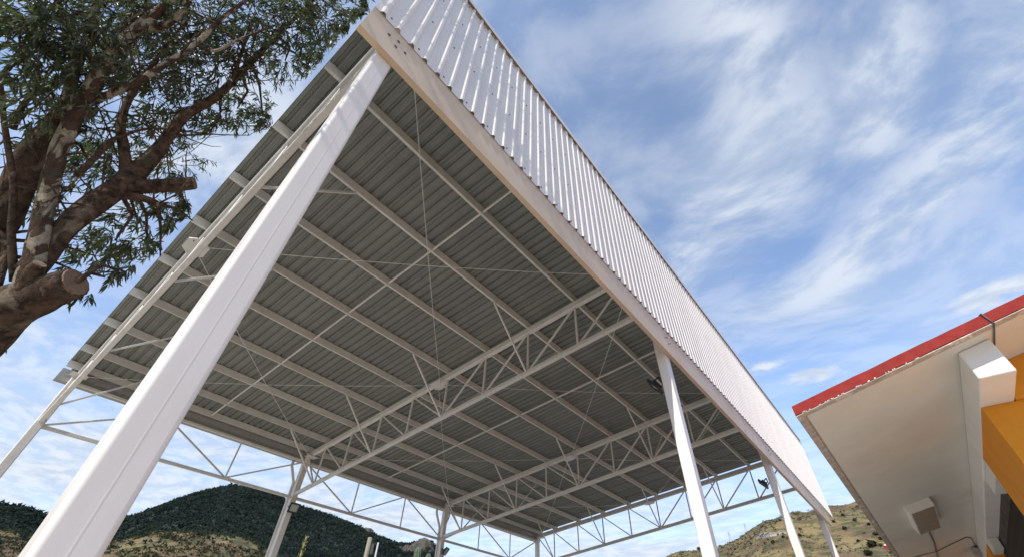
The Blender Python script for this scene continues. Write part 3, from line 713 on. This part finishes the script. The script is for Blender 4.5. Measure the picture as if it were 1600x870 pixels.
# two thin masts on the skyline
MT['mast'] = mat('grey_mast_steel', (0.30, 0.30, 0.31), 0.6, 0.1)
for az1, h, lab in ((15.2, 6.5, 'thin lattice mast on the saddle of the right hill, nearer column'), (13.4, 6.0, 'thin lattice mast higher up the ridge of the right hill')):
    r = float(ridge_r(az1)); x, y, z, _ = terrain(az1, r); z = float(z)
    t = thing('mast', lab, 'mast', (float(x), float(y), z - 1))
    for s1, s2 in ((-1, -1), (1, -1), (1, 1), (-1, 1)): MB().tube([(s1 * 0.7, s2 * 0.7, 0), (s1 * 0.12, s2 * 0.12, h)], 0.05, 5).build('leg', MT['mast'], t)
    for k in range(4): MB().bar((-0.6 + k * 0.13, -0.6 + k * 0.13, 1.3 * k + 0.4), (0.6 - k * 0.13, 0.6 - k * 0.13, 1.3 * k + 1.3), 0.05, 0.05).build('brace', MT['mast'], t)
    for k in range(2): MB().bar((-1.4, 0, h - 0.6 - k), (1.4, 0, h - 0.6 - k), 0.07, 0.07).build('cross_arm', MT['mast'], t)

# poles and stalks beyond the far column line
def pole(az1, el1, r, rad, label, m, extra=None, name='pole', cat='pole'):
    x, y = polar(az1, r); h = GZ + math.tan(R(el1)) * r
    t = thing(name, label, cat, (x, y, 0))
    MB().tube([(0, 0, 0), (0, 0, h * 0.5), (0, 0, h - 0.02), (0, 0, h)], [rad * 1.15, rad * 1.05, rad, rad * 0.6], 10).build('shaft', m, t, True)
    return t, h
MT['timber'] = mat('weathered_pole_wood', (0.30, 0.26, 0.18), 0.85, 0.15, 8, stretch=(1, 1, 0.15))
t, h = pole(55.7, 10.45, 30, 0.13, 'thick weathered utility pole top beside the far middle column', MT['timber'])
MB().bar((-0.1, 0.22, h - 0.55), (0.1, 0.22, h - 0.55), 0.16, 0.5).build('insulator_rack', MT['timber'], t)
MB().bar((0, 0, h - 0.55), (0, 0.2, h - 0.55), 0.05, 0.05).build('arm', MT['mast'], t)
pole(54.7, 10.05, 31, 0.055, 'thin pale metal pole just right of the weathered utility pole', mat('pale_zinc', (0.5, 0.5, 0.47), 0.5))
MT['stalk'] = mat('yellow_green_stalk', (0.24, 0.22, 0.08), 0.8, 0.25, 5, second=(0.11, 0.13, 0.04), sscale=3)
t, h = pole(62.35, 9.9, 26, 0.05, 'tall slender yellow green flower stalk before the dark mountain', MT['stalk'], name='flower_stalk', cat='plant')
rg = random.Random(8); b = MB()
for k in range(90):
    zz_ = h - rg.random() ** 0.8 * 2.2; a = rg.uniform(0, 6.28); rr_ = 0.06 + 0.05 * min(1, (h - zz_) / 0.8)
    c0 = Vector((math.cos(a) * 0.04, math.sin(a) * 0.04, zz_)); c1 = c0 + Vector((math.cos(a) * rr_, math.sin(a) * rr_, 0.06)); sd = Vector((-math.sin(a), math.cos(a), 0)) * 0.035
    b.add([c0 - sd, c1 - sd * 0.6, c1 + Vector((0, 0, 0.06)), c0 + sd], [(0, 1, 2, 3)])
b.build('bracts', MT['stalk'], t)
MT['cactus'] = mat('grey_green_cactus', (0.10, 0.13, 0.08), 0.8, 0.2, 4)
def cactus(az1, el1, r, rad, label):
    x, y = polar(az1, r); h = GZ + math.tan(R(el1)) * r; t = thing('columnar_cactus', label, 'cactus', (x, y, 0))
    n = 20; vs_, fs = [], []; lv = [(0, 0.9), (h * .3, 1), (h * .7, 1), (h - rad * 1.4, 1), (h - rad * .6, 0.8), (h - 0.02, 0.35), (h, 0.05)]
    for z, k in lv:
        for j in range(n): q = rad * k * (1 if j % 2 else 0.78); vs_.append((q * math.cos(6.2832 * j / n), q * math.sin(6.2832 * j / n), z))
    for i in range(len(lv) - 1):
        for j in range(n): fs.append((i * n + j, i * n + (j + 1) % n, (i + 1) * n + (j + 1) % n, (i + 1) * n + j))
    MB().add(vs_, fs).build('stem', MT['cactus'], t)
cactus(50.15, 10.0, 60, 0.42, 'tall green columnar cactus rising in front of the rock crag')
cactus(48.9, 9.45, 62, 0.38, 'paler columnar cactus close to the far middle column')
# small red and white board on the right hill
x, y, z, r = at_el(2.0, 9.45)
t = thing('sign_board', 'tiny red and white board on the hill beside the soffit edge', 'sign', (x, y, z))
MB().box((0, 0, 0.75), (1.3, 0.08, 0.8)).build('red_panel', MT['red'], t)
MB().box((0.2, 0, 1.33), (1.1, 0.08, 0.3)).build('white_panel', MT['bwhite'], t)
MB().bar((0, 0, -0.3), (0, 0, 0.35), 0.08, 0.08, up=(1, 0, 0)).build('post', MT['mast'], t)

# ------------------------------------------------------------------ the eucalyptus on the left
def bark(name, lo, hi, e0, e1, p_lo, p_hi):
    bk = bpy.data.materials.new(name); bk.use_nodes = True
    t = NT(bk.node_tree); b = bk.node_tree.nodes['Principled BSDF']; b.inputs['Roughness'].default_value = 0.85; b.inputs['Specular IOR Level'].default_value = 0.2
    oc = t.n('ShaderNodeTexCoord').outputs['Object']; st = t.mapping(oc, sca=(1, 1, 0.5))
    patch = t.maprange(t.noise(st, 6.5, 4, 0.55, 0.6), e0, e1)
    c = t.mix(t.maprange(t.noise(oc, 11, 6, 0.65), 0.35, 0.65), lo, hi)
    c = t.mix(patch, c, t.mix(t.maprange(t.noise(oc, 16, 5, 0.6), 0.35, 0.65), p_lo, p_hi))
    c = t.mix(t.maprange(t.noise(oc, 3.0, 4), 0.58, 0.74), c, (0.10, 0.095, 0.055))
    t.set(b.inputs['Base Color'], c)
    bn = t.n('ShaderNodeBump'); bn.inputs['Strength'].default_value = 1.0; bn.inputs['Distance'].default_value = 0.06
    t.set(bn.inputs['Height'], t.math('ADD', t.math('MULTIPLY', patch, -0.6), t.noise(t.mapping(oc, sca=(3, 3, 0.7)), 12, 7, 0.7))); t.set(b.inputs['Normal'], bn.outputs[0])
    return bk
MT['bark'] = bark('rough_gum_bark', (0.055, 0.036, 0.026), (0.19, 0.12, 0.08), 0.56, 0.66, (0.24, 0.18, 0.12), (0.33, 0.27, 0.19))
MT['peel'] = bark('peeling_gum_bark', (0.075, 0.042, 0.030), (0.14, 0.085, 0.058), 0.47, 0.53, (0.38, 0.31, 0.21), (0.54, 0.48, 0.36))
MT['cut'] = mat('sawn_wood', (0.22, 0.145, 0.095), 0.85, 0.25, 9, bump=0.6, bscale=30, second=(0.17, 0.10, 0.065), sscale=6)
MT['leaf'] = foliage_mat('gum_leaf', (0.046, 0.062, 0.042), (0.165, 0.178, 0.112), 9.0, 0.34, 0.34)
PEEL = ('B', 'B2', 'F', 'F2', 'C2', 'T')
LIMB = {
'A':[(-3.55,-1.10,3.25,0.320),(-2.89,-1.03,3.77,0.250),(-2.61,-0.92,3.96,0.220),(-2.34,-0.78,4.08,0.165)],
'A2':[(-2.56,-1.02,3.92,0.085),(-2.47,-1.06,4.05,0.080),(-2.40,-1.06,4.12,0.072)],
'B':[(-2.61,-1.01,3.95,0.160),(-2.55,-1.15,4.25,0.130),(-2.45,-1.41,4.77,0.120),(-2.31,-1.64,5.26,0.115),(-2.12,-1.76,5.64,0.115),(-1.96,-1.84,5.94,0.115),(-1.83,-1.93,6.33,0.100),(-1.71,-1.97,6.71,0.090),(-1.60,-1.98,7.06,0.080),(-1.29,-1.99,7.53,0.060),(-0.9,-1.95,8.2,0.03)],
'B2':[(-1.71,-1.97,6.71,0.070),(-1.68,-1.88,6.89,0.065),(-1.53,-1.84,7.15,0.065),(-1.34,-1.90,7.40,0.050),(-1.11,-2.03,7.76,0.040),(-0.8,-2.1,8.3,0.02)],
'C':[(-3.75,-1.45,3.9,0.290),(-3.20,-1.65,4.81,0.250),(-2.85,-1.83,5.32,0.220),(-2.69,-1.90,5.69,0.180),(-2.51,-2.01,6.04,0.100),(-2.25,-2.24,6.39,0.070),(-2.09,-2.51,6.58,0.060),(-1.98,-2.79,6.85,0.040),(-1.8,-3.2,7.3,0.02)],
'C2':[(-2.61,-1.97,5.93,0.080),(-2.29,-2.22,6.50,0.060),(-1.97,-2.40,6.88,0.055),(-1.76,-2.59,7.25,0.045),(-1.5,-2.8,7.8,0.02)],
'E':[(-2.71,-1.11,4.17,0.170),(-2.56,-1.16,4.66,0.160),(-2.55,-1.15,5.05,0.175),(-2.53,-1.12,5.45,0.190),(-2.52,-1.12,5.79,0.150),(-2.46,-1.15,6.17,0.115),(-2.33,-1.20,6.59,0.095),(-2.17,-1.12,7.16,0.085),(-1.92,-1.12,7.75,0.070),(-1.66,-1.12,8.29,0.055),(-1.23,-1.10,8.90,0.040),(-0.79,-1.08,9.45,0.030)],
'E1':[(-2.57,-1.13,5.38,0.130),(-2.48,-0.93,5.54,0.115),(-2.23,-0.64,5.72,0.105)],
'E3':[(-2.58,-1.14,5.54,0.100),(-2.48,-1.34,5.79,0.075),(-2.47,-1.54,6.07,0.065),(-2.37,-1.68,6.44,0.050),(-2.17,-1.76,6.90,0.040),(-1.99,-1.83,7.31,0.030)],
'E4':[(-2.57,-1.06,5.31,0.080),(-2.49,-0.89,5.36,0.060),(-2.44,-0.76,5.36,0.045)],
'E5':[(-2.14,-1.10,7.19,0.040),(-1.97,-1.14,7.45,0.035),(-1.60,-1.31,7.83,0.030),(-1.41,-1.43,8.18,0.020)],
'F':[(-2.51,-1.91,5.75,0.070),(-2.24,-1.80,5.80,0.050),(-2.03,-1.71,5.90,0.047),(-1.85,-1.62,6.12,0.047),(-1.65,-1.56,6.46,0.042),(-1.49,-1.52,6.87,0.037),(-1.26,-1.53,7.28,0.030),(-0.93,-1.47,7.75,0.020)],
'F2':[(-1.49,-1.52,6.87,0.025),(-1.50,-1.37,7.02,0.022),(-1.31,-1.28,7.29,0.018),(-1.09,-1.15,7.58,0.012)],
'H':[(-2.85,-1.15,4.10,0.060),(-2.73,-1.44,4.48,0.050),(-2.60,-1.67,4.82,0.045),(-2.47,-2.03,5.24,0.040),(-2.26,-2.31,5.56,0.030)],
'H2':[(-3.09,-1.19,4.0,0.050),(-3.07,-1.43,4.48,0.045),(-3.05,-1.69,4.65,0.040),(-3.0,-2.0,5.0,0.02)],
'H3':[(-2.54,-2.02,5.33,0.045),(-2.51,-2.14,5.66,0.035),(-2.53,-2.16,5.95,0.030),(-2.47,-2.11,6.21,0.020)],
'H4':[(-2.52,-1.42,5.2,0.045),(-2.41,-1.45,5.69,0.040),(-2.42,-1.45,5.84,0.030),(-2.38,-1.31,6.22,0.020),(-2.38,-0.88,6.71,0.012),(-2.25,-0.56,7.00,0.008)],
'I':[(-2.41,-1.19,6.21,0.030),(-2.37,-1.05,6.42,0.020),(-2.30,-0.85,6.66,0.012)],
'V':[(-0.9,-1.95,8.2,0.045),(-0.6,-2.2,8.9,0.04),(-0.2,-2.5,9.8,0.035),(0.1,-2.7,10.9,0.03),(0.3,-2.8,12.2,0.025),(0.4,-2.9,13.6,0.015)],
'V2':[(-0.8,-2.1,8.3,0.03),(-0.3,-2.4,8.5,0.025),(0.2,-2.7,8.3,0.02),(0.4,-2.8,7.8,0.012)],
'T':[(-2.05,-1.85,5.99,0.030),(-1.81,-1.85,6.38,0.025),(-1.79,-2.07,6.60,0.020),(-1.53,-2.02,6.97,0.015)],
}
CL = [(-1.77,-2.48,5.92,0.59),(-1.63,-2.32,6.16,0.60),(-1.88,-2.24,6.88,0.66),(-1.94,-2.24,5.81,0.59),(-1.91,-2.03,6.06,0.50),(-2.37,-2.25,5.71,0.41),(-2.75,-2.06,7.25,0.67),(-2.29,-2.01,7.69,0.73),(-2.84,-1.66,7.13,0.60),(-2.05,-1.47,7.11,0.56),(-1.87,-1.70,7.89,0.72),(-1.36,-1.42,8.10,0.70),(-1.68,-1.24,7.66,0.57),(-1.24,-1.02,8.12,0.64),(-0.95,-0.80,8.68,0.67),(-0.98,-0.63,9.94,0.58),(-1.70,-0.65,9.22,0.56),(-2.06,-0.88,8.75,0.50),(-2.89,-1.33,7.48,0.49),(-2.50,-1.32,6.44,0.38),(-2.64,-1.68,5.97,0.43),(-3.22,-1.58,5.94,0.45),(-3.29,-1.49,6.35,0.37),(-2.83,-0.93,7.97,0.41),(-2.81,-0.63,8.21,0.42),(-2.20,-0.37,7.35,0.23),(-2.77,-0.95,7.44,0.34),(-3.71,-0.88,5.89,0.42),(-3.53,-0.66,5.97,0.37),(-3.05,-0.59,6.04,0.31),(-3.22,-0.89,6.34,0.25),(-3.11,-0.85,5.11,0.39),(-4.23,-0.58,5.88,0.35),(-4.10,-0.95,5.38,0.40),(-3.58,-1.15,5.17,0.35),(-2.46,-0.65,4.31,0.16),(-2.40,-0.56,4.42,0.12),(-2.58,-0.67,4.07,0.11),(-3.40,-2.00,5.52,0.31),(-3.62,-1.75,5.14,0.31),(-3.32,-1.47,5.19,0.24),(-3.13,-1.48,5.38,0.21),(-3.86,-0.96,3.89,0.11),(-2.14,-1.29,7.65,0.47),(-1.74,-2.38,5.97,0.59),(-1.71,-2.13,7.05,0.66),(-2.01,-2.06,8.04,0.74),(-2.14,-1.81,5.88,0.40),(-2.19,-1.95,5.28,0.29),(-2.72,-2.16,6.06,0.44),(-1.05,-1.12,8.57,0.60),(-1.07,-0.51,9.25,0.36),(-0.71,-0.40,9.43,0.26),(-1.67,-0.56,8.38,0.27),(-3.21,-1.05,7.72,0.32),(-3.28,-0.96,4.66,0.20),(-3.65,-0.42,5.54,0.20),(-3.19,-0.41,5.96,0.20),
      (-4.9,-1.9,7.2,0.9),(-3.4,-2.7,8.3,0.9),(-4.4,-1.2,7.6,0.7),
      (0.10,-2.6,7.0,0.42),(0.45,-2.9,8.0,0.5),(0.15,-2.4,9.0,0.5),(0.5,-2.7,10.0,0.6),(0.1,-3.0,10.9,0.6),(0.55,-2.5,11.9,0.6),(0.2,-2.9,12.9,0.6),(0.6,-3.2,13.9,0.55),(-0.3,-3.2,11.6,0.6),(0.9,-3.1,12.6,0.5)]
tree = thing('eucalyptus_tree', 'large eucalyptus with peeling bark and sawn limb stubs beside the canopy', 'tree', (-3.95, -1.35, 0))
TO = Vector((-3.95, -1.35, 0))
def spline(pts, sub=5):
    P4 = [Vector(p[:3]) for p in pts]; rd = [p[3] for p in pts]; out, ro = [], []
    for i in range(len(P4) - 1):
        a, b_, c_, d_ = P4[max(i - 1, 0)], P4[i], P4[i + 1], P4[min(i + 2, len(P4) - 1)]
        for k in range(sub):
            s = k / sub
            out.append(0.5 * ((2 * b_) + (c_ - a) * s + (2 * a - 5 * b_ + 4 * c_ - d_) * s * s + (3 * b_ - a - 3 * c_ + d_) * s ** 3)); ro.append(rd[i] * (1 - s) + rd[i + 1] * s)
    out.append(P4[-1]); ro.append(rd[-1]); return out, ro
rg = random.Random(21)
def limb_mesh(pts, rs, n=14, jit=0.10):
    b = MB().tube([p - TO for p in pts], rs, n)
    for i in range(len(b.v)):                                   # lumpy bark
        ring = i // n
        if ring < len(pts):
            c_ = pts[ring] - TO; v_ = Vector(b.v[i]); q = v_ * 3.1
            k = 1 + jit * (math.sin(q.x * 5.3 + q.z * 2.1 + i % n) * 0.5 + math.sin(q.y * 7.7 - q.z * 3.3) * 0.5)
            b.v[i] = tuple(c_ + (v_ - c_) * k)
    return b
tp_, tr_ = spline([(-3.95, -1.35, -0.1, 0.62), (-3.93, -1.35, 0.5, 0.50), (-3.9, -1.33, 1.6, 0.45), (-3.86, -1.3, 2.6, 0.44), (-3.75, -1.25, 3.3, 0.40), (-3.72, -1.4, 4.0, 0.29)])
limb_mesh(tp_, tr_, 18).build('trunk', MT['bark'], tree, True)
skel = []
for nm, pts in LIMB.items():
    pp, rs = spline(pts); rs = [r * {'B': 0.62, 'B2': 0.62, 'A': 0.8, 'F': 0.82, 'F2': 0.82, 'C': 0.56, 'E': 0.62, 'H': 0.6}.get(nm, 0.7) for r in rs]; skel += list(zip(pp, rs))
    lb = limb_mesh(pp, rs, 14 if rs[0] > 0.06 else 9, 0.07).build('limb', MT['peel' if nm in PEEL else 'bark'], tree, True)
    if nm in ('A', 'A2', 'E1', 'E4'):                           # sawn ends
        e, d = pp[-1] - TO, (pp[-1] - pp[-3]).normalized()
        MB().tube([e - d * 0.01, e + d * 0.012], [rs[-1] * 0.98, rs[-1] * 0.90], 16).build('sawn_end', MT['cut'], lb)
# peeling bark strips on the sawn limb
# twigs and leaves
SP = np.array([tuple(p) for p, r in skel]); SR = np.array([r for p, r in skel])
tw = MB(); L_p, L_d, L_s = [], [], []
for ci, (x, y, z, rad) in enumerate(CL):
    c0 = Vector((x, y, z)); outv = ci >= 58
    dd_ = np.linalg.norm(SP - np.array((x, y, z)), axis=1) + SR * 2 - np.clip((z - SP[:, 2]), -1, 0.3) * 0.2
    j = int(np.argmin(dd_)); s0 = skel[j][0]
    mid = s0.lerp(c0, 0.5) + Vector((rg.uniform(-.08, .08), rg.uniform(-.08, .08), 0.08))
    r0 = min(0.026, SR[j] * 0.7)
    tw.tube([s0 - TO, mid - TO, c0 - TO], [r0, r0 * .7, r0 * .4], 6)
    ntw = max(4, int(rad * rad * (78 if not outv else 44)) + int(rad * 18))
    for k in range(ntw):
        dv = Vector((rg.gauss(0, 1), rg.gauss(0, 1), rg.gauss(0, 1))).normalized() * rad * rg.uniform(0.25, 1.0) ** 0.6
        p1 = c0 + dv
        if p1.y > -0.52: p1.y = -0.52 - rg.random() * 0.1
        p0 = c0.lerp(p1, rg.uniform(0.1, 0.45)) + Vector((0, 0, rg.uniform(-0.02, 0.08)))
        pm = p0.lerp(p1, 0.55) + Vector((0, 0, 0.05 + 0.06 * rad))
        tw.tube([p0 - TO, pm - TO, p1 - TO], [0.0055, 0.004, 0.002], 4, False)
        for q in range(rg.randint(12, 20)):
            s = rg.uniform(0.25, 1.08); base = p0.lerp(pm, s / 0.55) if s < 0.55 else pm.lerp(p1, (s - 0.55) / 0.45)
            hd = Vector((rg.gauss(0, 1), rg.gauss(0, 1), 0)); hd.normalize() if hd.length > 0 else None
            dirl = (hd * rg.uniform(0.25, 0.9) + (p1 - p0).normalized() * 0.45 + Vector((0, 0, -rg.uniform(0.35, 1.15)))).normalized()
            if base.y + dirl.y * 0.15 > -0.46: continue
            L_p.append(base - TO); L_d.append(dirl); L_s.append(rg.uniform(0.075, 0.16) * (1.0 if rad > 0.2 else 0.9))
for k in range(170):                                       # bare twigs
    j = rg.randrange(len(skel)); s0, r0 = skel[j]
    if r0 > 0.13 or s0.z < 4.6: continue
    dv = Vector((rg.gauss(0, 1), rg.gauss(0, 1) - 0.3, rg.gauss(0.5, 0.7))).normalized(); ln = rg.uniform(0.4, 1.3); pts = [s0]
    for q in range(5):
        dv = (dv + Vector((rg.gauss(0, .22), rg.gauss(0, .22), rg.gauss(0.02, .2)))).normalized(); pts.append(pts[-1] + dv * ln / 5)
    if max(p.y for p in pts) > -0.5: continue
    rt = min(0.012, r0 * 0.4); tw.tube([p - TO for p in pts], [rt * (1 - 0.16 * i) for i in range(6)], 5)
twg = tw.build('twigs', MT['bark'], tree); twg['kind'] = 'stuff'
n = len(L_p); Pn = np.array([tuple(p) for p in L_p]); Dn = np.array([tuple(d) for d in L_d]); Sn = np.array(L_s)
rv = nr.normal(size=(n, 3)); sd = np.cross(Dn, rv); sd /= np.linalg.norm(sd, axis=1, keepdims=True); nm_ = np.cross(sd, Dn)
cur = nr.uniform(-0.16, 0.22, n)
def leaf_pts(P_, D_, S_, s_, n_, c_):
    """lance-shaped curved blade: 7 points, 3 quads/tris"""
    L = S_[:, None]; w = L * 0.076
    ax = lambda t_: P_ + D_ * L * t_ + s_ * (L * c_[:, None] * t_ * t_) + n_ * (L * 0.10 * np.sin(t_ * 3))
    return np.stack([ax(0), ax(0.3) + s_ * w, ax(0.3) - s_ * w, ax(0.65) + s_ * w * 0.85, ax(0.65) - s_ * w * 0.85, ax(1.0)], 1)
# the leaves that show largest are single parts, the rest one mass
CAM = np.array((2.664, -0.414, GZ)); world = Pn + np.array(TO)
rel = world - CAM; cc = rel @ np.array(RR).T
uu = cc[:, 0] / -cc[:, 2] * 658.7 + 800; v_ = -cc[:, 1] / -cc[:, 2] * 658.7 + 435
vis = (cc[:, 2] < 0) & (uu > 0) & (uu < 600) & (v_ > 0) & (v_ < 600)
score = np.where(vis, Sn / np.linalg.norm(rel, axis=1), 0); big = np.argsort(-score)[:280]
mask = np.ones(n, bool); mask[big] = False
vv = leaf_pts(Pn[mask], Dn[mask], Sn[mask], sd[mask], nm_[mask], cur[mask]).reshape(-1, 3)
base = np.arange(mask.sum())[:, None] * 6
tri = np.concatenate([base + np.array([[0, 2, 1]]), base + np.array([[1, 2, 4]]), base + np.array([[1, 4, 3]]), base + np.array([[3, 4, 5]])])
me = np_mesh('crown', vv, tri); me.materials.append(MT['leaf']); cr_ = link('crown', me, tree); cr_['kind'] = 'stuff'
unit = [np.array([[0., 0., 0.]]), np.array([[1., 0., 0.]]), np.array([1.]), np.array([[0., 1., 0.]]), np.array([[0., 0., 1.]])]
leaf_me = []
for c_ in (-0.12, 0.02, 0.18):
    q = leaf_pts(*unit, np.array([c_])).reshape(-1, 3)
    me = np_mesh('leaf', q, np.array([[0, 2, 1], [1, 2, 4], [1, 4, 3], [3, 4, 5]])); me.materials.append(MT['leaf']); leaf_me.append(me)
for i in big:
    o = link('leaf', leaf_me[int(i) % 3], tree); s = float(Sn[i])
    o.matrix_local = Matrix(((Dn[i][0] * s, sd[i][0] * s, nm_[i][0] * s, Pn[i][0]), (Dn[i][1] * s, sd[i][1] * s, nm_[i][1] * s, Pn[i][1]), (Dn[i][2] * s, sd[i][2] * s, nm_[i][2] * s, Pn[i][2]), (0, 0, 0, 1)))
print('leaves', n, 'objects', len(bpy.data.objects))
